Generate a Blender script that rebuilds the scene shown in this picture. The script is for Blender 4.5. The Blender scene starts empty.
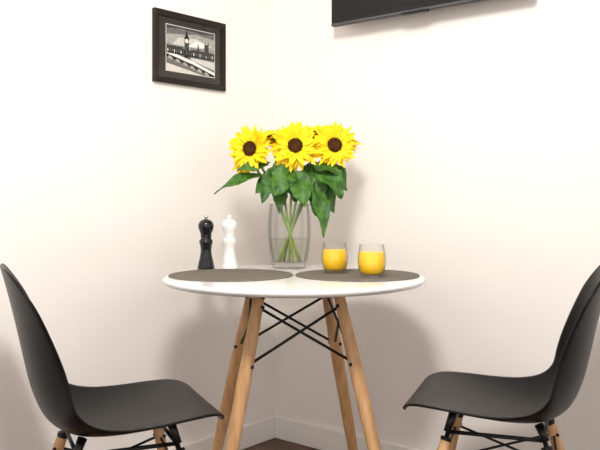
import bpy, bmesh, math, random
from mathutils import Vector, Matrix
random.seed(7)
scene = bpy.context.scene
scene.view_settings.view_transform = 'Standard'
scene.view_settings.look = 'None'
scene.view_settings.exposure = 0.0

# ------------------------------------------------------------ materials
def mat(name, col, rough=0.5, spec=0.5, metal=0.0, noise=None, bump=None, coat=0.0, sss=0.0):
    m = bpy.data.materials.new(name); m.use_nodes = True
    nt = m.node_tree; b = nt.nodes['Principled BSDF']
    b.inputs['Base Color'].default_value = (*col, 1)
    b.inputs['Roughness'].default_value = rough
    b.inputs['Specular IOR Level'].default_value = spec
    b.inputs['Metallic'].default_value = metal
    b.inputs['Coat Weight'].default_value = coat
    if sss:
        b.inputs['Subsurface Weight'].default_value = sss
        b.inputs['Subsurface Radius'].default_value = (0.02, 0.012, 0.004)
        b.inputs['Subsurface Scale'].default_value = 0.5
    tc = nt.nodes.new('ShaderNodeTexCoord')
    if noise:   # (scale vec, col2, detail)
        mp = nt.nodes.new('ShaderNodeMapping'); mp.inputs['Scale'].default_value = noise[0]
        n = nt.nodes.new('ShaderNodeTexNoise'); n.inputs['Scale'].default_value = 1; n.inputs['Detail'].default_value = 6
        r = nt.nodes.new('ShaderNodeValToRGB')
        r.color_ramp.elements[0].position = 0.35; r.color_ramp.elements[0].color = (*col, 1)
        r.color_ramp.elements[1].position = 0.68; r.color_ramp.elements[1].color = (*noise[1], 1)
        nt.links.new(tc.outputs['Object'], mp.inputs[0]); nt.links.new(mp.outputs[0], n.inputs['Vector'])
        nt.links.new(n.outputs['Fac'], r.inputs[0]); nt.links.new(r.outputs[0], b.inputs['Base Color'])
    if bump:    # (scale, strength, dist)
        n2 = nt.nodes.new('ShaderNodeTexNoise'); n2.inputs['Scale'].default_value = bump[0]; n2.inputs['Detail'].default_value = 4
        bp = nt.nodes.new('ShaderNodeBump'); bp.inputs['Strength'].default_value = bump[1]; bp.inputs['Distance'].default_value = bump[2]
        nt.links.new(tc.outputs['Object'], n2.inputs['Vector']); nt.links.new(n2.outputs['Fac'], bp.inputs['Height'])
        nt.links.new(bp.outputs[0], b.inputs['Normal'])
    return m

def glass(name, tint=(0.985, 0.99, 0.985), edge=(0.72, 0.75, 0.74), r0=0.025):
    """thin walled glass: tinted transparency that thickens at grazing angles + grazing reflection"""
    m = bpy.data.materials.new(name); m.use_nodes = True
    nt = m.node_tree; nt.nodes.clear()
    out = nt.nodes.new('ShaderNodeOutputMaterial')
    lw = nt.nodes.new('ShaderNodeLayerWeight'); lw.inputs['Blend'].default_value = 0.5
    p1 = nt.nodes.new('ShaderNodeMath'); p1.operation = 'POWER'; p1.inputs[1].default_value = 3.0
    p2 = nt.nodes.new('ShaderNodeMath'); p2.operation = 'POWER'; p2.inputs[1].default_value = 5.0
    nt.links.new(lw.outputs['Facing'], p1.inputs[0]); nt.links.new(lw.outputs['Facing'], p2.inputs[0])
    mixc = nt.nodes.new('ShaderNodeMix'); mixc.data_type = 'RGBA'
    mixc.inputs[6].default_value = (*tint, 1); mixc.inputs[7].default_value = (*edge, 1)
    nt.links.new(p1.outputs[0], mixc.inputs[0])
    tr = nt.nodes.new('ShaderNodeBsdfTransparent'); nt.links.new(mixc.outputs[2], tr.inputs[0])
    gl = nt.nodes.new('ShaderNodeBsdfGlossy'); gl.inputs['Roughness'].default_value = 0.06
    ma = nt.nodes.new('ShaderNodeMath'); ma.operation = 'MULTIPLY_ADD'; ma.inputs[1].default_value = 0.6; ma.inputs[2].default_value = r0
    nt.links.new(p2.outputs[0], ma.inputs[0])
    mx = nt.nodes.new('ShaderNodeMixShader')
    nt.links.new(ma.outputs[0], mx.inputs[0]); nt.links.new(tr.outputs[0], mx.inputs[1]); nt.links.new(gl.outputs[0], mx.inputs[2])
    nt.links.new(mx.outputs[0], out.inputs[0])
    return m

M_wall = mat('wall_paint', (0.865, 0.825, 0.785), 0.85, 0.2, bump=(180, 0.08, 0.001))
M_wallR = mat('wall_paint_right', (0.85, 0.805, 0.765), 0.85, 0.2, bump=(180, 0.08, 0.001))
M_ceil = mat('ceiling_paint', (0.85, 0.84, 0.82), 0.9, 0.2)
M_base = mat('baseboard_paint', (0.86, 0.82, 0.78), 0.45, 0.4)
M_white = mat('white_lacquer', (0.86, 0.85, 0.84), 0.18, 0.5, coat=0.3)
M_black = mat('black_plastic', (0.0035, 0.003, 0.003), 0.34, 0.17)
M_steel = mat('black_steel', (0.006, 0.006, 0.007), 0.35, 0.3)
M_wood = mat('beech_wood', (0.47, 0.25, 0.11), 0.45, 0.4, noise=((60, 60, 5), (0.62, 0.37, 0.18), 4))
M_mat = mat('woven_placemat', (0.115, 0.102, 0.086), 0.9, 0.1, noise=((260, 260, 260), (0.23, 0.205, 0.175), 4), bump=(500, 0.5, 0.001))
M_glass = glass('clear_glass', (0.98, 0.985, 0.98), (0.60, 0.63, 0.62), 0.03)
M_pane = glass('picture_glass', (0.99, 0.99, 0.99), (0.9, 0.9, 0.9), 0.012)
M_glassv = glass('vase_glass', (0.98, 0.985, 0.98), (0.50, 0.53, 0.52), 0.03)
M_juice = mat('orange_juice', (1.0, 0.60, 0.015), 0.3, 0.3, sss=0.25)
M_mblack = mat('mill_black', (0.004, 0.004, 0.005), 0.15, 0.35, coat=0.25)
M_mwhite = mat('mill_white', (0.85, 0.83, 0.80), 0.15, 0.5, coat=0.6)
M_chrome = mat('mill_metal', (0.6, 0.6, 0.6), 0.2, 0.5, 1.0)
M_petal = mat('sunflower_petal', (0.95, 0.60, 0.006), 0.6, 0.2, noise=((35, 35, 35), (1.0, 0.80, 0.02), 3))
M_disc = mat('sunflower_disc', (0.035, 0.012, 0.004), 0.85, 0.1, noise=((220, 220, 220), (0.12, 0.045, 0.012), 3))
M_disc2 = mat('sunflower_disc_heart', (0.10, 0.05, 0.012), 0.85, 0.1)
M_stem = mat('sunflower_stem', (0.16, 0.24, 0.05), 0.6, 0.3, noise=((30, 30, 30), (0.28, 0.36, 0.08), 3))
M_leaf = mat('sunflower_leaf', (0.018, 0.075, 0.010), 0.45, 0.35, noise=((40, 40, 40), (0.08, 0.21, 0.025), 3), bump=(120, 0.7, 0.003))
M_calyx = mat('sunflower_calyx', (0.07, 0.17, 0.03), 0.6, 0.3)
M_tv = mat('tv_plastic', (0.006, 0.006, 0.007), 0.3, 0.3)
M_scr = mat('tv_screen', (0.003, 0.003, 0.004), 0.15, 0.3)
M_tvs = mat('tv_trim', (0.10, 0.10, 0.11), 0.25, 0.5, 0.6)
M_frame = mat('frame_wood', (0.010, 0.007, 0.005), 0.4, 0.3, noise=((12, 12, 120), (0.022, 0.013, 0.009), 3))
M_mount = mat('picture_mount', (0.045, 0.040, 0.035), 0.8, 0.1)

def floor_mat():
    m = bpy.data.materials.new('dark_wood_floor'); m.use_nodes = True
    nt = m.node_tree; b = nt.nodes['Principled BSDF']; b.inputs['Roughness'].default_value = 0.4
    tc = nt.nodes.new('ShaderNodeTexCoord')
    br = nt.nodes.new('ShaderNodeTexBrick')
    br.inputs['Color1'].default_value = (0.12, 0.05, 0.024, 1); br.inputs['Color2'].default_value = (0.18, 0.08, 0.04, 1)
    br.inputs['Mortar'].default_value = (0.02, 0.01, 0.006, 1)
    br.inputs['Scale'].default_value = 1; br.inputs['Brick Width'].default_value = 1.2; br.inputs['Row Height'].default_value = 0.12
    br.inputs['Mortar Size'].default_value = 0.002
    mp = nt.nodes.new('ShaderNodeMapping'); mp.inputs['Scale'].default_value = (4, 60, 1)
    n = nt.nodes.new('ShaderNodeTexNoise'); n.inputs['Scale'].default_value = 1; n.inputs['Detail'].default_value = 8
    mx = nt.nodes.new('ShaderNodeMix'); mx.data_type = 'RGBA'; mx.blend_type = 'MULTIPLY'; mx.inputs[0].default_value = 0.5
    nt.links.new(tc.outputs['Object'], br.inputs[0]); nt.links.new(tc.outputs['Object'], mp.inputs[0]); nt.links.new(mp.outputs[0], n.inputs['Vector'])
    nt.links.new(br.outputs[0], mx.inputs[6]); nt.links.new(n.outputs['Fac'], mx.inputs[7]); nt.links.new(mx.outputs[2], b.inputs['Base Color'])
    return m
M_floor = floor_mat()

# ------------------------------------------------------------ mesh helpers
def new_obj(name, verts, faces, mats, fm=None, parent=None, smooth=True, loc=(0, 0, 0)):
    me = bpy.data.meshes.new(name); me.from_pydata([tuple(v) for v in verts], [], faces)
    if not isinstance(mats, (list, tuple)): mats = [mats]
    for m in mats: me.materials.append(m)
    if fm: me.polygons.foreach_set('material_index', fm)
    me.polygons.foreach_set('use_smooth', [smooth] * len(me.polygons))
    me.update()
    o = bpy.data.objects.new(name, me); scene.collection.objects.link(o)
    o.location = loc
    if parent: o.parent = parent
    return o

def empty(name, loc=(0, 0, 0), rz=0.0):
    e = bpy.data.objects.new(name, None); scene.collection.objects.link(e)
    e.location = loc; e.rotation_euler = (0, 0, rz); e.empty_display_size = 0.1
    return e

class MB:
    """mesh builder that gathers parts into one mesh"""
    def __init__(s): s.v = []; s.f = []; s.m = []
    def add(s, vs, fs, mi=0):
        o = len(s.v); s.v += [Vector(v) for v in vs]; s.f += [tuple(i + o for i in f) for f in fs]; s.m += [mi] * len(fs)
    def box(s, a, b, mi=0):
        x0, y0, z0 = a; x1, y1, z1 = b
        s.add([(x0, y0, z0), (x1, y0, z0), (x1, y1, z0), (x0, y1, z0), (x0, y0, z1), (x1, y0, z1), (x1, y1, z1), (x0, y1, z1)],
              [(0, 3, 2, 1), (4, 5, 6, 7), (0, 1, 5, 4), (1, 2, 6, 5), (2, 3, 7, 6), (3, 0, 4, 7)], mi)
    def tube(s, pts, rad, seg=12, mi=0):
        pts = [Vector(p) for p in pts]
        if not isinstance(rad, (list, tuple)): rad = [rad] * len(pts)
        vs = []; n = len(pts); prev = None
        for i, p in enumerate(pts):
            d = (pts[min(i + 1, n - 1)] - pts[max(i - 1, 0)]).normalized()
            if prev is None:
                a = Vector((1, 0, 0)) if abs(d.x) < 0.8 else Vector((0, 1, 0))
                u = d.cross(a).normalized()
            else:
                u = (prev - d * prev.dot(d)).normalized()
            prev = u; w = d.cross(u)
            for k in range(seg):
                t = 2 * math.pi * k / seg
                vs.append(p + (u * math.cos(t) + w * math.sin(t)) * rad[i])
        fs = []
        for i in range(n - 1):
            for k in range(seg):
                k2 = (k + 1) % seg
                fs.append((i * seg + k, i * seg + k2, (i + 1) * seg + k2, (i + 1) * seg + k))
        fs.append(tuple(reversed(range(seg)))); fs.append(tuple((n - 1) * seg + k for k in range(seg)))
        s.add(vs, fs, mi)
    def obj(s, name, mats, parent=None, smooth=True, loc=(0, 0, 0)):
        return new_obj(name, s.v, s.f, mats, s.m, parent, smooth, loc)

def lathe(name, prof, m, parent=None, seg=48, loc=(0, 0, 0), flute=None, fms=None):
    vs = []; fs = []; fm = []; rings = []
    for (r, z) in prof:
        if r < 1e-6: rings.append([len(vs)]); vs.append((0, 0, z))
        else:
            ring = []
            for k in range(seg):
                t = 2 * math.pi * k / seg; rr = r
                if flute: rr = r * (1 + flute[1] * math.cos(flute[0] * t))
                ring.append(len(vs)); vs.append((rr * math.cos(t), rr * math.sin(t), z))
            rings.append(ring)
    for i in range(len(rings) - 1):
        a, b = rings[i], rings[i + 1]; mi = fms[i] if fms else 0
        for k in range(seg):
            k2 = (k + 1) % seg
            if len(a) == 1 and len(b) == 1: continue
            if len(a) == 1: fs.append((a[0], b[k2], b[k]))
            elif len(b) == 1: fs.append((a[k], a[k2], b[0]))
            else: fs.append((a[k], a[k2], b[k2], b[k]))
            fm.append(mi)
    o = new_obj(name, vs, fs, m, fm, parent, True, loc)
    return o

def sharp(o, ang=35):
    bm = bmesh.new(); bm.from_mesh(o.data)
    bmesh.ops.recalc_face_normals(bm, faces=bm.faces)
    for e in bm.edges:
        if len(e.link_faces) == 2 and e.calc_face_angle(0) > math.radians(ang): e.smooth = False
    bm.to_mesh(o.data); bm.free()

def bevel(o, w=0.003, seg=2):
    b = o.modifiers.new('bevel', 'BEVEL'); b.width = w; b.segments = seg; b.limit_method = 'ANGLE'

# ------------------------------------------------------------ room
H = 0.98
T = math.radians(39.8); S, C_ = math.sin(T), math.cos(T)
CX, CY = -0.103, 3.2
# room frame : local +X runs along the right wall, local -Y runs along the left wall, origin in the corner
RZ = -T
room_h = 2.42
def room_box(name, a, b, m):
    mb = MB(); mb.box(a, b); o = mb.obj(name, m, None, False, (CX, CY, 0)); o.rotation_euler = (0, 0, RZ); sharp(o); return o
room_box('wall_right', (-0.1, 0, 0), (4.2, 0.1, room_h), M_wallR)
room_box('wall_left', (-0.1, -4.2, 0), (0, 0, room_h), M_wall)
room_box('floor', (-0.1, -4.2, -0.06), (4.2, 0.1, 0), M_floor)
room_box('ceiling', (-0.1, -4.2, room_h), (4.2, 0.1, room_h + 0.08), M_ceil)
bb = room_box('baseboard_right', (0.0, -0.014, 0), (4.2, 0.0, 0.092), M_base); bevel(bb, 0.005)
bb = room_box('baseboard_left', (0, -4.2, 0), (0.014, -0.014, 0.092), M_base); bevel(bb, 0.005)

# ------------------------------------------------------------ picture on the left wall
pic = empty('framed_picture', (CX, CY, 0), RZ)
y0, y1, z0, z1 = -0.6415, -0.298, 1.385, 1.640
fw, fd = 0.020, 0.016
mb = MB()
def mitre(mb, y0, y1, z0, z1, w, xb, xf, mi=0, inner_drop=0.003):
    o = [(y0, z0), (y1, z0), (y1, z1), (y0, z1)]
    i = [(y0 + w, z0 + w), (y1 - w, z0 + w), (y1 - w, z1 - w), (y0 + w, z1 - w)]
    vs = [(xb, *p) for p in o] + [(xf, *p) for p in o] + [(xf - inner_drop, *p) for p in i] + [(xb, *p) for p in i]
    fs = []
    for k in range(4):
        k2 = (k + 1) % 4
        fs += [(k, k2, 4 + k2, 4 + k), (4 + k, 4 + k2, 8 + k2, 8 + k), (8 + k, 8 + k2, 12 + k2, 12 + k), (12 + k, 12 + k2, k2, k)]
    mb.add(vs, fs, mi)
mitre(mb, y0, y1, z0, z1, fw, 0.001, fd)
o = mb.obj('frame', M_frame, pic, False); sharp(o)
mb = MB(); mb.box((0.002, y0 + 0.01, z0 + 0.01), (0.007, y1 - 0.01, z1 - 0.01)); mb.obj('mount', M_mount, pic, False)
# the print : a flat monochrome skyline (tower with clock, spires, long palace, bridge, river)
iy0, iy1, iz0, iz1 = y0 + 0.058, y1 - 0.052, z0 + 0.047, z1 - 0.047
greys = [mat('print_grey_%d' % i, (g, g * 0.96, g * 0.90), 0.7, 0.1, noise=((180, 180, 180), (g * 1.35 + 0.01, g * 1.3 + 0.01, g * 1.2 + 0.01), 5))
         for i, g in enumerate([0.012, 0.05, 0.14, 0.34, 0.56, 0.78])]
W_, H_ = iy1 - iy0, iz1 - iz0
mb = MB(); layer = [0]
def poly(pts, g, x=None):
    layer[0] += 1
    xx = 0.0072 + 0.00002 * layer[0]
    mb.add([(xx, iy0 + p[0] * W_, iz0 + p[1] * H_) for p in pts], [tuple(range(len(pts)))], g)
def rect(a, b, c, d, g): poly([(a, b), (c, b), (c, d), (a, d)], g)
rect(-0.012, -0.018, 1.012, 1.018, 4)
rect(0, 0, 1, 1, 2)
poly([(0, 0.55), (1, 0.50), (1, 0.86), (0.6, 0.90), (0.3, 0.84), (0, 0.80)], 3)
poly([(0.10, 0.58), (0.7, 0.60), (0.95, 0.70), (0.6, 0.80), (0.25, 0.76)], 4)
poly([(0.45, 0.60), (0.75, 0.62), (0.85, 0.70), (0.6, 0.75)], 5)
poly([(0, 1), (0, 0.93), (0.3, 0.97), (0.7, 0.94), (1, 0.97), (1, 1)], 1)
# river, embankment & arched bridge running diagonally
rect(0, 0, 1, 0.34, 2)
poly([(0, 0.16), (0.4, 0.08), (0.75, 0.0), (0, 0.0)], 4)
poly([(0.5, 0.30), (1, 0.16), (1, 0.34), (0.5, 0.36)], 4)
poly([(0, 0.36), (0.55, 0.20), (1, 0.03), (1, 0.10), (0.55, 0.28), (0, 0.44)], 5)
poly([(0, 0.30), (0.55, 0.14), (0.9, 0.0), (1, 0.0), (1, 0.04), (0.55, 0.21), (0, 0.37)], 0)
for k in range(6):
    a = 0.03 + k * 0.15; z = 0.30 - a * 0.32
    poly([(a, z - 0.02), (a + 0.10, z - 0.05), (a + 0.095, z - 0.005), (a + 0.05, z + 0.035), (a + 0.01, z + 0.03)], 3)
# long palace
rect(0.0, 0.38, 1, 0.50, 0)
rect(0.0, 0.44, 0.34, 0.56, 1)
rect(0.5, 0.42, 1, 0.54, 1)
for k in range(22):
    a = 0.02 + k * 0.044; rect(a, 0.41, a + 0.015, 0.48, 2 if k % 3 else 5)
for k in range(14):
    a = 0.50 + k * 0.036; poly([(a, 0.53), (a + 0.016, 0.53), (a + 0.008, 0.59 + 0.03 * (k % 3))], 0)
for k in range(9):
    a = 0.0 + k * 0.04; poly([(a, 0.55), (a + 0.018, 0.55), (a + 0.009, 0.61 + 0.025 * (k % 2))], 0)
rect(0.78, 0.45, 0.87, 0.72, 1)
for a in (0.78, 0.855): poly([(a, 0.72), (a + 0.018, 0.72), (a + 0.009, 0.79)], 0)
poly([(0.62, 0.54), (0.67, 0.54), (0.655, 0.66), (0.645, 0.72), (0.635, 0.66)], 1)
# clock tower
rect(0.36, 0.34, 0.45, 0.76, 0)
for k in range(3): rect(0.371 + k * 0.026, 0.40, 0.380 + k * 0.026, 0.66, 2)
poly([(0.352, 0.76), (0.458, 0.76), (0.43, 0.84), (0.405, 0.97), (0.38, 0.84)], 0)
poly([(0.405 + 0.034 * math.cos(t * math.pi / 6), 0.715 + 0.034 * W_ / H_ * math.sin(t * math.pi / 6)) for t in range(12)], 5)
mb.obj('print', greys, pic, False)
mb = MB(); mb.box((0.0110, y0 + fw - 0.002, z0 + fw - 0.002), (0.0118, y1 - fw + 0.002, z1 - fw + 0.002)); mb.obj('glazing', M_pane, pic, False)

# ------------------------------------------------------------ television on the right wall
tx0 = 0.3595
TW, tz0, tz1 = 0.775, 1.617, 2.065
tv = empty('wall_television', (CX + tx0 * C_, CY - tx0 * S, 0), RZ)
mb = MB(); mb.box((0, -0.090, tz0), (TW, -0.066, tz1)); o = mb.obj('bezel', M_tv, tv, False); bevel(o, 0.004)
mb = MB(); mb.box((0.016, -0.0912, tz0 + 0.028), (TW - 0.016, -0.089, tz1 - 0.016)); mb.obj('screen', M_scr, tv, False)
mb = MB(); mb.box((0.003, -0.0925, tz0 + 0.002), (TW - 0.003, -0.089, tz0 + 0.009)); mb.obj('lower_trim', M_tvs, tv, False)
mb = MB(); mb.box((0.10, -0.068, tz0 + 0.10), (TW - 0.10, -0.036, tz1 - 0.08)); o = mb.obj('back_housing', M_tv, tv, False); bevel(o, 0.01)
mb = MB(); mb.box((0.31, -0.098, tz0 - 0.006), (0.41, -0.078, tz0 + 0.004)); o = mb.obj('sensor_bar', M_tv, tv, False); bevel(o, 0.002)
mb = MB(); mb.box((0.30, -0.040, tz0 + 0.16), (0.46, 0.0, tz1 - 0.16)); mb.obj('wall_bracket', M_steel, tv, False)

# ------------------------------------------------------------ table
TX, TY, TZ = -0.018, 2.4, 0.742
table = empty('round_dining_table', (TX, TY, 0))
prof = [(0, 0), (0.388, 0), (0.395, -0.001), (0.399, -0.004), (0.400, -0.008), (0.398, -0.013), (0.390, -0.019), (0.378, -0.022), (0, -0.022)]
o = lathe('table_top', [(r, z + TZ) for r, z in prof], M_white, table, 128); sharp(o, 40)
mb = MB()
legs_dir = [(-0.604, -0.797), (0.797, -0.604), (0.604, 0.797), (-0.797, 0.604)]
RT, RB = 0.165, 0.364
def tleg(d, z):   # leg axis point at height z
    t = (0.70 - z) / 0.70; r = RT + (RB - RT) * t
    return Vector((d[0] * r, d[1] * r, z))
for i, d in enumerate(legs_dir):
    w = MB(); w.tube([tleg(d, 0.690), tleg(d, 0.686), tleg(d, 0.45), tleg(d, 0.2), tleg(d, 0.008), tleg(d, 0.0)],
                     [0.0150, 0.0165, 0.0205, 0.0185, 0.0135, 0.0125], 24)
    o = w.obj('leg_%d' % (i + 1), M_wood, table); sharp(o, 50)
    dv = Vector((d[0], d[1], 0))
    mb.tube([tleg(d, 0.712), tleg(d, 0.665)], [0.009, 0.009], 10)
    mb.tube([tleg(d, 0.700) , tleg(d, 0.688)], [0.0175, 0.0175], 16)
    mb.tube([tleg(d, 0.712), dv * 0.05 + Vector((0, 0, 0.712))], 0.006, 8)
    n = legs_dir[(i + 1) % 4]
    mb.tube([tleg(d, 0.665), tleg(n, 0.50)], 0.0042, 8)
    mb.tube([tleg(n, 0.665), tleg(d, 0.50)], 0.0042, 8)
    mb.tube([tleg(d, 0.712), tleg(n, 0.712)], 0.005, 8)
    for z in (0.665, 0.50):
        side = Vector((-d[1], d[0], 0)) * 0.024
        mb.tube([tleg(d, z) - side, tleg(d, z) + side], 0.005, 8)
mb.obj('steel_brace', M_steel, table)
o = lathe('mount_plate', [(0, 0.720), (0.09, 0.720), (0.09, 0.713), (0, 0.713)], M_steel, table, 32); sharp(o)

# ------------------------------------------------------------ placemats
def placemat(x, y):
    R = 0.189
    pr = [(0, 0.0)] + [(R, 0.0), (R + 0.0015, 0.0015), (R, 0.0035)]
    n = 26
    for k in range(n * 2, 0, -1):
        r = (R - 0.003) * k / (n * 2); pr.append((r, 0.0035 - (0.0007 if k % 2 else 0)))
    pr.append((0, 0.0035))
    o = lathe('round_placemat', pr, M_mat, None, 96, (x, y, TZ)); return o
placemat(TX - 0.194, TY); placemat(TX + 0.194, TY)
MZ = TZ + 0.0035

# ------------------------------------------------------------ mills
def mill(name, x, y, m):
    e = empty(name, (x, y, TZ))
    body = [(0, 0), (0.0275, 0), (0.0285, 0.003), (0.0285, 0.010), (0.0265, 0.014), (0.0262, 0.017), (0.0245, 0.026), (0.0205, 0.042), (0.0180, 0.058),
            (0.0178, 0.068), (0.0195, 0.080), (0.0220, 0.088), (0.0225, 0.094), (0.0210, 0.099), (0.0175, 0.102), (0.0165, 0.106), (0, 0.106)]
    head = [(0, 0.106), (0.0172, 0.106), (0.0182, 0.110), (0.0178, 0.114), (0.0185, 0.120), (0.0225, 0.130), (0.0255, 0.140), (0.0260, 0.147), (0.0240, 0.155),
            (0.0185, 0.162), (0.0110, 0.166), (0.0065, 0.168), (0, 0.168)]
    knob = [(0, 0.167), (0.0055, 0.167), (0.0050, 0.170), (0.0080, 0.173), (0.0085, 0.176), (0.0065, 0.180), (0, 0.181)]
    for nm, pf, mm in (('body', body, m), ('head', head, m), ('knob', knob, M_chrome if m is M_mblack else m)):
        o = lathe(nm, pf, mm, e, 40); sharp(o, 60)
mill('pepper_mill', -0.313, 2.598, M_mblack)
mill('salt_mill', -0.238, 2.632, M_mwhite)

# ------------------------------------------------------------ juice glasses
def juice(x, y, s=1.0):
    e = empty('juice_glass', (x, y, MZ))
    outer = [(0, 0), (0.026, 0), (0.031, 0.003), (0.037, 0.014), (0.0415, 0.032), (0.0425, 0.050), (0.0405, 0.070), (0.0375, 0.088), (0.0365, 0.096)]
    inner = [(0.0352, 0.0962), (0.0362, 0.088), (0.0390, 0.070), (0.0412, 0.050), (0.0402, 0.032), (0.0357, 0.016), (0.029, 0.008), (0, 0.007)]
    o = lathe('tumbler', [(r * s, z * s) for r, z in outer + inner], M_glass, e, 56); sharp(o, 70)
    j = [(0, 0.0076), (0.0285, 0.0085), (0.0352, 0.0165), (0.0398, 0.032), (0.0408, 0.050), (0.0390, 0.066), (0.0382, 0.0735), (0, 0.0735)]
    o = lathe('juice', [(r * s, z * s) for r, z in j], M_juice, e, 56); sharp(o, 50)
juice(0.109, 2.445, 0.99); juice(0.214, 2.325, 1.0)

# ------------------------------------------------------------ vase
VX, VY = -0.036, 2.648
vase = empty('glass_vase', (VX, VY, TZ))
vo = [(0, 0), (0.050, 0), (0.055, 0.003), (0.059, 0.02), (0.066, 0.06), (0.0705, 0.10), (0.0715, 0.14), (0.0695, 0.18), (0.0665, 0.214), (0.0663, 0.218)]
vi = [(0.0635, 0.218), (0.0640, 0.212), (0.0668, 0.18), (0.0688, 0.14), (0.0678, 0.10), (0.0630, 0.06), (0.055, 0.022), (0, 0.016)]
o = lathe('vase_body', vo + vi, M_glassv, vase, 144, (0, 0, 0), flute=(12, 0.026)); sharp(o, 70)
wt = [(0, 0.0165), (0.053, 0.0225), (0.0605, 0.06), (0.065, 0.10), (0, 0.10)]
o = lathe('water', wt, glass('water', (0.97, 0.98, 0.95), (0.82, 0.84, 0.78)), vase, 64); sharp(o, 50)

# ------------------------------------------------------------ sunflowers
def bez(p0, p1, p2, p3, t):
    u = 1 - t; return p0 * u ** 3 + p1 * 3 * u * u * t + p2 * 3 * u * t * t + p3 * t ** 3

def leaf(mb, base, tip, width, up=Vector((0, 0, 1)), droop=0.02, fold=0.25, mi=0):
    base, tip = Vector(base), Vector(tip); d = tip - base; L = d.length; dn = d.normalized()
    side = dn.cross(up).normalized(); nrm = side.cross(dn).normalized()
    pet = 0.12; n = 14; cols = 8; vs = []; fs = []
    ph = random.random() * 6
    for i in range(n + 1):
        t = i / n
        c = base + d * (pet + (1 - pet) * t) + nrm * (droop * 4 * t * (1 - t)) 
        w = width * 0.5 * (math.sin(math.pi * min(1, t ** 0.62)) ** 0.8 + 0.02) if t < 1 else 0.0005
        for j in range(cols + 1):
            s = j / cols * 2 - 1
            back = -0.10 * L * (abs(s) ** 2) * max(0, 1 - t * 4)       # heart shaped lobes
            ser = 1 + (0.06 if (i % 2) else -0.03) * (abs(s) > 0.95)
            vs.append(c + side * (s * w * ser) + dn * back + nrm * (abs(s) * w * fold + 0.12 * width * math.sin(9 * t + ph + s * 2) * abs(s)))
    for i in range(n):
        for j in range(cols):
            a = i * (cols + 1) + j; fs.append((a, a + 1, a + cols + 2, a + cols + 1))
    mb.add(vs, fs, mi)
    mb.tube([base, base + d * pet + nrm * 0.001, base + d * 0.5 + nrm * (droop - 0.0015)], [0.0022, 0.002, 0.001], 6, 1)

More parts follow.
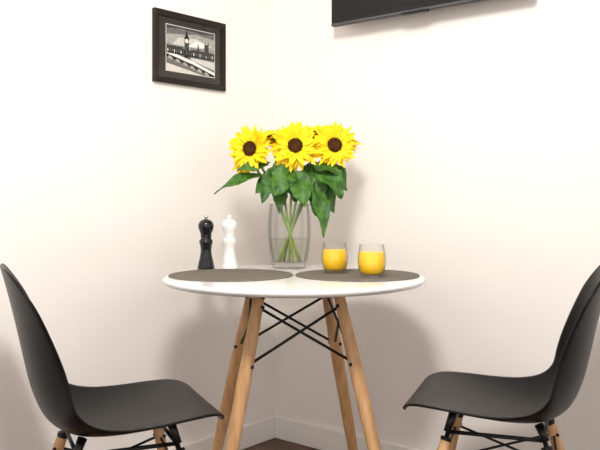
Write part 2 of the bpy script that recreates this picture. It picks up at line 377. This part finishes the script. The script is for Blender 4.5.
def sunflower(head, face, R, foot, leaves=(), Rd=0.026, bendk=0.07):
    """head: centre, face: direction the disc looks, foot: stem end in the vase (all world)"""
    mb = MB(); head = Vector(head); face = Vector(face).normalized()
    a = Vector((0, 0, 1)) if abs(face.z) < 0.9 else Vector((1, 0, 0))
    u = a.cross(face).normalized(); w = face.cross(u)
    def P(r, th, h): return head + (u * math.cos(th) + w * math.sin(th)) * r + face * h
    for lay, (cnt, Lm, lift, h0) in enumerate([(21, 1.05, -0.16, 0.0), (21, 0.98, 0.10, 0.002), (15, 0.80, 0.38, 0.004)]):
        for k in range(cnt):
            th = 2 * math.pi * (k + 0.5 * lay + random.uniform(-0.35, 0.35)) / cnt
            L = (R - Rd) * Lm * random.uniform(0.78, 1.16); wd = R * 0.135 * random.uniform(0.8, 1.2)
            lf = lift + random.uniform(-0.16, 0.20); curl = random.uniform(-0.45, 0.40); tw = random.uniform(-0.5, 0.5)
            bend = random.uniform(-0.18, 0.18)
            vs = []; n = 7
            for i in range(n + 1):
                t = i / n; r = Rd * 0.80 + t * (L + Rd * 0.2)
                h = h0 + L * (lf * t + curl * t * t * 0.6)
                ww = wd * (math.sin(math.pi * (0.12 + 0.88 * t) ** 0.85) ** 0.75 if t < 1 else 0.02)
                for j in (-1, 0, 1):
                    rad = u * math.cos(th) + w * math.sin(th); tan = -u * math.sin(th) + w * math.cos(th)
                    vs.append(head + rad * r + tan * (j * ww + bend * L * t * t) + face * (h + (0.35 * ww if j else 0) + j * tw * ww))
            fs = []
            for i in range(n):
                for j in range(2):
                    q = i * 3 + j; fs.append((q, q + 1, q + 4, q + 3))
            mb.add(vs, fs, 0)
    rings = 8; seg = 28; vs = [P(0, 0, 0.009)]; fs = []
    for i in range(1, rings + 1):
        r = Rd * i / rings; h = 0.009 + 0.004 * math.sin(math.pi * (i / rings)) - (0.012 if i == rings else 0)
        for k in range(seg): vs.append(P(r, 2 * math.pi * k / seg, h))
    for k in range(seg): fs.append((0, 1 + k, 1 + (k + 1) % seg))
    for i in range(rings - 1):
        for k in range(seg):
            a0 = 1 + i * seg; k2 = (k + 1) % seg; fs.append((a0 + k, a0 + seg + k, a0 + seg + k2, a0 + k2))
    mb.add(vs, fs, 1)
    N = 190
    for k in range(N):
        r = Rd * 0.98 * math.sqrt((k + 0.5) / N); th = k * 2.399963; q = r / Rd
        h = 0.009 + 0.004 * math.sin(math.pi * min(q, 0.9)); sz = 0.0013 + 0.0006 * q; hh = 0.0022 + 0.003 * q
        b = [P(r + sz * math.cos(x), th + sz * math.sin(x) / max(r, 0.002), h - 0.001) for x in (0, 1.57, 3.14, 4.71)]
        b.append(P(r * 1.03, th, h + hh))
        mb.add(b, [(0, 1, 4), (1, 2, 4), (2, 3, 4), (3, 0, 4)], 2 if q < 0.42 else 1)
    for k in range(22):
        th = 2 * math.pi * k / 22; L = R * 0.62 * random.uniform(0.85, 1.15)
        vs = [P(0.010, th - 0.3, -0.012), P(0.010, th + 0.3, -0.012), P(L * 0.55, th - 0.13, -0.010), P(L * 0.55, th + 0.13, -0.010), P(L, th, -0.014)]
        mb.add(vs, [(0, 1, 3, 2), (2, 3, 4)], 3)
    vs = [P(0, 0, -0.02)] + [P(0.016, 2 * math.pi * k / 16, -0.014) for k in range(16)] + [P(Rd, 2 * math.pi * k / 16, -0.002) for k in range(16)]
    fs = [(0, 1 + (k + 1) % 16, 1 + k) for k in range(16)] + [(1 + k, 1 + (k + 1) % 16, 17 + (k + 1) % 16, 17 + k) for k in range(16)]
    mb.add(vs, fs, 3)
    foot = Vector(foot); p3 = head - face * 0.016; p2 = p3 - face * bendk * 0.6 - Vector((0, 0, bendk * 0.6))
    rim = Vector((VX + (head.x - VX) * 0.24, VY + (head.y - VY) * 0.22, TZ + 0.215))
    pts = [foot.lerp(rim, k / 6) for k in range(6)] + [bez(rim, rim + (rim - foot) * 0.22, p2, p3, k / 12) for k in range(13)]
    mb.tube(pts, [0.0042] * (len(pts) - 2) + [0.005, 0.008], 10, 4)
    for (b, t_, wd, up, dr) in leaves:
        o = len(mb.m)
        leaf(mb, b, t_, wd, Vector(up), dr, 0.22, 5)
        for q in range(o, len(mb.m)):
            if mb.m[q] == 1: mb.m[q] = 4
    return mb.obj('sunflower', [M_petal, M_disc, M_disc2, M_calyx, M_stem, M_leaf])

Y = 2.62
f0 = lambda a, b: (VX + a, VY + b, TZ + 0.021)
sunflower((-0.165, Y - 0.01, 1.145), (-0.42, -1, 0.02), 0.078, f0(0.034, -0.01),
          [((-0.11, Y, 1.06), (-0.285, Y - 0.03, 0.992), 0.050, (0.1, -0.6, 1), 0.018),
           ((-0.09, Y, 1.08), (-0.125, Y - 0.05, 0.960), 0.05, (0, -1, 0.3), 0.01),
           ((-0.10, Y, 1.10), (-0.21, Y - 0.02, 1.070), 0.05, (0, -1, 0.6), 0.01)])
sunflower((-0.016, Y - 0.035, 1.153), (0.0, -1, 0.12), 0.081, f0(0.0, 0.02),
          [((-0.03, Y - 0.02, 1.085), (-0.085, Y - 0.07, 0.985), 0.080, (0, -1, 0.35), 0.012),
           ((-0.02, Y - 0.02, 1.07), (0.015, Y - 0.08, 0.950), 0.078, (0.3, -1, 0.35), 0.012),
           ((-0.03, Y, 1.08), (-0.10, Y - 0.03, 1.055), 0.07, (0, -1, 0.8), 0.01)])
sunflower((0.114, Y - 0.01, 1.156), (0.20, -1, 0.16), 0.078, f0(-0.034, -0.01),
          [((0.06, Y, 1.08), (0.140, Y - 0.04, 0.980), 0.080, (0.4, -1, 0.5), 0.018),
           ((0.05, Y, 1.04), (0.078, Y - 0.06, 0.850), 0.058, (0.5, -1, 0.2), 0.012),
           ((0.05, Y, 1.10), (0.130, Y - 0.03, 1.06), 0.07, (0.3, -1, 0.7), 0.01),
           ((0.03, Y, 1.03), (0.055, Y - 0.03, 0.92), 0.06, (0.5, -1, 0.3), 0.01)])
sunflower((-0.092, Y + 0.045, 1.180), (-0.15, -0.35, 1.0), 0.078, f0(0.015, -0.03),
          [((-0.06, Y + 0.03, 1.08), (-0.15, Y, 0.995), 0.06, (0, -1, 0.6), 0.01),
           ((-0.05, Y + 0.03, 1.06), (-0.07, Y + 0.01, 0.925), 0.055, (-0.4, -1, 0.3), 0.01)], 0.020)
sunflower((0.050, Y + 0.05, 1.192), (0.10, -0.35, 1.0), 0.080, f0(-0.02, 0.02),
          [((0.03, Y + 0.03, 1.10), (0.065, Y - 0.02, 0.95), 0.085, (0.1, -1, 0.4), 0.012),
           ((0.02, Y + 0.03, 1.07), (-0.02, Y - 0.0, 0.965), 0.08, (-0.3, -1, 0.4), 0.01)], 0.020)
sunflower((0.150, Y + 0.075, 1.185), (0.6, -0.4, 0.9), 0.066, f0(-0.038, 0.015),
          [((0.07, Y + 0.04, 1.10), (0.16, Y + 0.03, 1.005), 0.08, (0.3, -1, 0.5), 0.01),
           ((0.06, Y + 0.04, 1.06), (0.115, Y + 0.02, 0.93), 0.06, (0.3, -1, 0.3), 0.01)], 0.020)
sunflower((-0.190, Y + 0.045, 1.112), (-0.9, -0.7, -0.05), 0.064, f0(0.038, 0.012),
          [((-0.05, Y + 0.02, 1.05), (0.0, Y - 0.03, 0.99), 0.07, (-0.2, -1, 0.5), 0.01)], 0.022)

# ------------------------------------------------------------ chairs
def smoothpts(ctrl, n):
    out = []; m = len(ctrl) - 1
    for i in range(n + 1):
        t = i / n * m; k = min(int(t), m - 1); f = t - k
        p = [ctrl[max(k - 1, 0)], ctrl[k], ctrl[k + 1], ctrl[min(k + 2, m)]]
        out.append([0.5 * (2 * b + (c - a) * f + (2 * a - 5 * b + 4 * c - d) * f * f + (3 * b - a - 3 * c + d) * f ** 3) for a, b, c, d in zip(*p)])
    return out

def chair(x, y, rz):
    e = empty('dining_chair', (x, y, 0), rz)
    # rows: x, z, half width, edge lift, lift direction angle (deg, 90 = up, 0 = forward)
    ctrl = [(0.238, 0.412, 0.190, 0.000, 80),
            (0.228, 0.432, 0.200, 0.002, 82),
            (0.192, 0.442, 0.215, 0.006, 88),
            (0.120, 0.431, 0.230, 0.016, 90),
            (0.040, 0.412, 0.238, 0.030, 90),
            (-0.045, 0.399, 0.240, 0.045, 86),
            (-0.120, 0.402, 0.236, 0.062, 74),
            (-0.178, 0.436, 0.228, 0.074, 54),
            (-0.210, 0.500, 0.216, 0.078, 34),
            (-0.228, 0.570, 0.208, 0.072, 20),
            (-0.244, 0.645, 0.204, 0.060, 12),
            (-0.260, 0.715, 0.203, 0.046, 7),
            (-0.275, 0.775, 0.198, 0.034, 4),
            (-0.286, 0.814, 0.186, 0.026, 2)]
    rows = smoothpts(ctrl, 52)
    L = [0]
    for i in range(1, len(rows)): L.append(L[-1] + math.hypot(rows[i][0] - rows[i - 1][0], rows[i][1] - rows[i - 1][1]))
    tot = L[-1]; cols = 28; vs = []; fs = []
    def corner(d, Lr, r):
        if d >= Lr: return 1.0
        k = (Lr - d) / Lr; return 1 - r + r * math.sqrt(max(0, 1 - k * k))
    for i, (px, pz, hw, lift, ang) in enumerate(rows):
        f = corner(L[i], 0.085, 0.36) * corner(tot - L[i], 0.115, 0.55)
        w = hw * f; a = math.radians(ang)
        for j in range(cols + 1):
            s = j / cols * 2 - 1
            l = lift * abs(s * f) ** 2.3
            vs.append((px + math.cos(a) * l, s * w * (1 - 0.04 * abs(s) ** 3), pz + math.sin(a) * l))
    for i in range(len(rows) - 1):
        for j in range(cols):
            q = i * (cols + 1) + j; fs.append((q, q + 1, q + cols + 2, q + cols + 1))
    o = new_obj('seat_shell', vs, fs, M_black, None, e)
    sm = o.modifiers.new('solid', 'SOLIDIFY'); sm.thickness = 0.007; sm.offset = 0
    sb = o.modifiers.new('sub', 'SUBSURF'); sb.levels = 1; sb.render_levels = 1
    tops = [(0.125, 0.125), (0.125, -0.125), (-0.125, -0.125), (-0.125, 0.125)]
    bots = [(0.215, 0.205), (0.215, -0.205), (-0.235, -0.205), (-0.235, 0.205)]
    zt = 0.352; br = MB()
    def lp(i, z):
        t = (zt - z) / zt; return Vector((tops[i][0] + (bots[i][0] - tops[i][0]) * t, tops[i][1] + (bots[i][1] - tops[i][1]) * t, z))
    for i in range(4):
        w = MB(); w.tube([lp(i, zt - 0.007), lp(i, zt - 0.011), lp(i, 0.22), lp(i, 0.10), lp(i, 0.006), lp(i, 0)], [0.0125, 0.0140, 0.0160, 0.0140, 0.0110, 0.0100], 20)
        q = w.obj('leg_%d' % (i + 1), M_wood, e); sharp(q, 50)
        br.tube([lp(i, zt + 0.015), lp(i, zt - 0.045)], 0.0065, 10)
        br.tube([lp(i, zt - 0.001), lp(i, zt - 0.009)], 0.0150, 14)
        n = (i + 1) % 4; za, zb = zt - 0.040, zt - 0.150
        br.tube([lp(i, za), lp(n, zb)], 0.0038, 8)
        br.tube([lp(n, za), lp(i, zb)], 0.0038, 8)
        br.tube([lp(i, zt + 0.013), lp(n, zt + 0.013)], 0.0055, 8)
        for z in (za, zb):
            dd = Vector((lp(i, z).x, lp(i, z).y, 0)).normalized(); sd = Vector((-dd.y, dd.x, 0)) * 0.019
            br.tube([lp(i, z) - sd, lp(i, z) + sd], 0.0045, 8)
        sx, sy = tops[i]; zz = 0.4235 if sx > 0 else 0.4010
        br.tube([Vector((sx, sy, zt + 0.013)), Vector((sx * 0.85, sy * 0.85, zz))], [0.009, 0.012], 12)
    br.obj('steel_base', M_steel, e)
    return e
A1 = math.radians(23); A2 = math.radians(180 - 19)
chair(-0.468, 2.020, A1)
chair(0.545, 2.130, A2)

# ------------------------------------------------------------ lights
def area(name, loc, target, size, energy, col):
    l = bpy.data.lights.new(name, 'AREA'); l.energy = energy; l.size = size; l.color = col; l.shape = 'DISK'
    o = bpy.data.objects.new(name, l); scene.collection.objects.link(o); o.location = loc
    o.rotation_euler = (Vector(target) - Vector(loc)).to_track_quat('-Z', 'Y').to_euler()
    return o
area('ceiling_lamp', (-0.12, 0.75, 2.2), (-0.1, 2.8, 0.95), 0.42, 39, (1.0, 0.965, 0.92))
w = bpy.data.worlds.new('ambient'); scene.world = w; w.use_nodes = True
w.node_tree.nodes['Background'].inputs[0].default_value = (1.0, 0.975, 0.95, 1)
w.node_tree.nodes['Background'].inputs[1].default_value = 1.5

# ------------------------------------------------------------ camera
cam = bpy.data.cameras.new('camera'); co = bpy.data.objects.new('camera', cam); scene.collection.objects.link(co)
co.location = (0, 0, H); co.rotation_euler = (math.pi / 2, 0, 0)
cam.sensor_width = 36; cam.lens = 36 * 780 / 600
cam.shift_y = -(225 - 198) / 600.0
cam.clip_start = 0.05
scene.camera = co
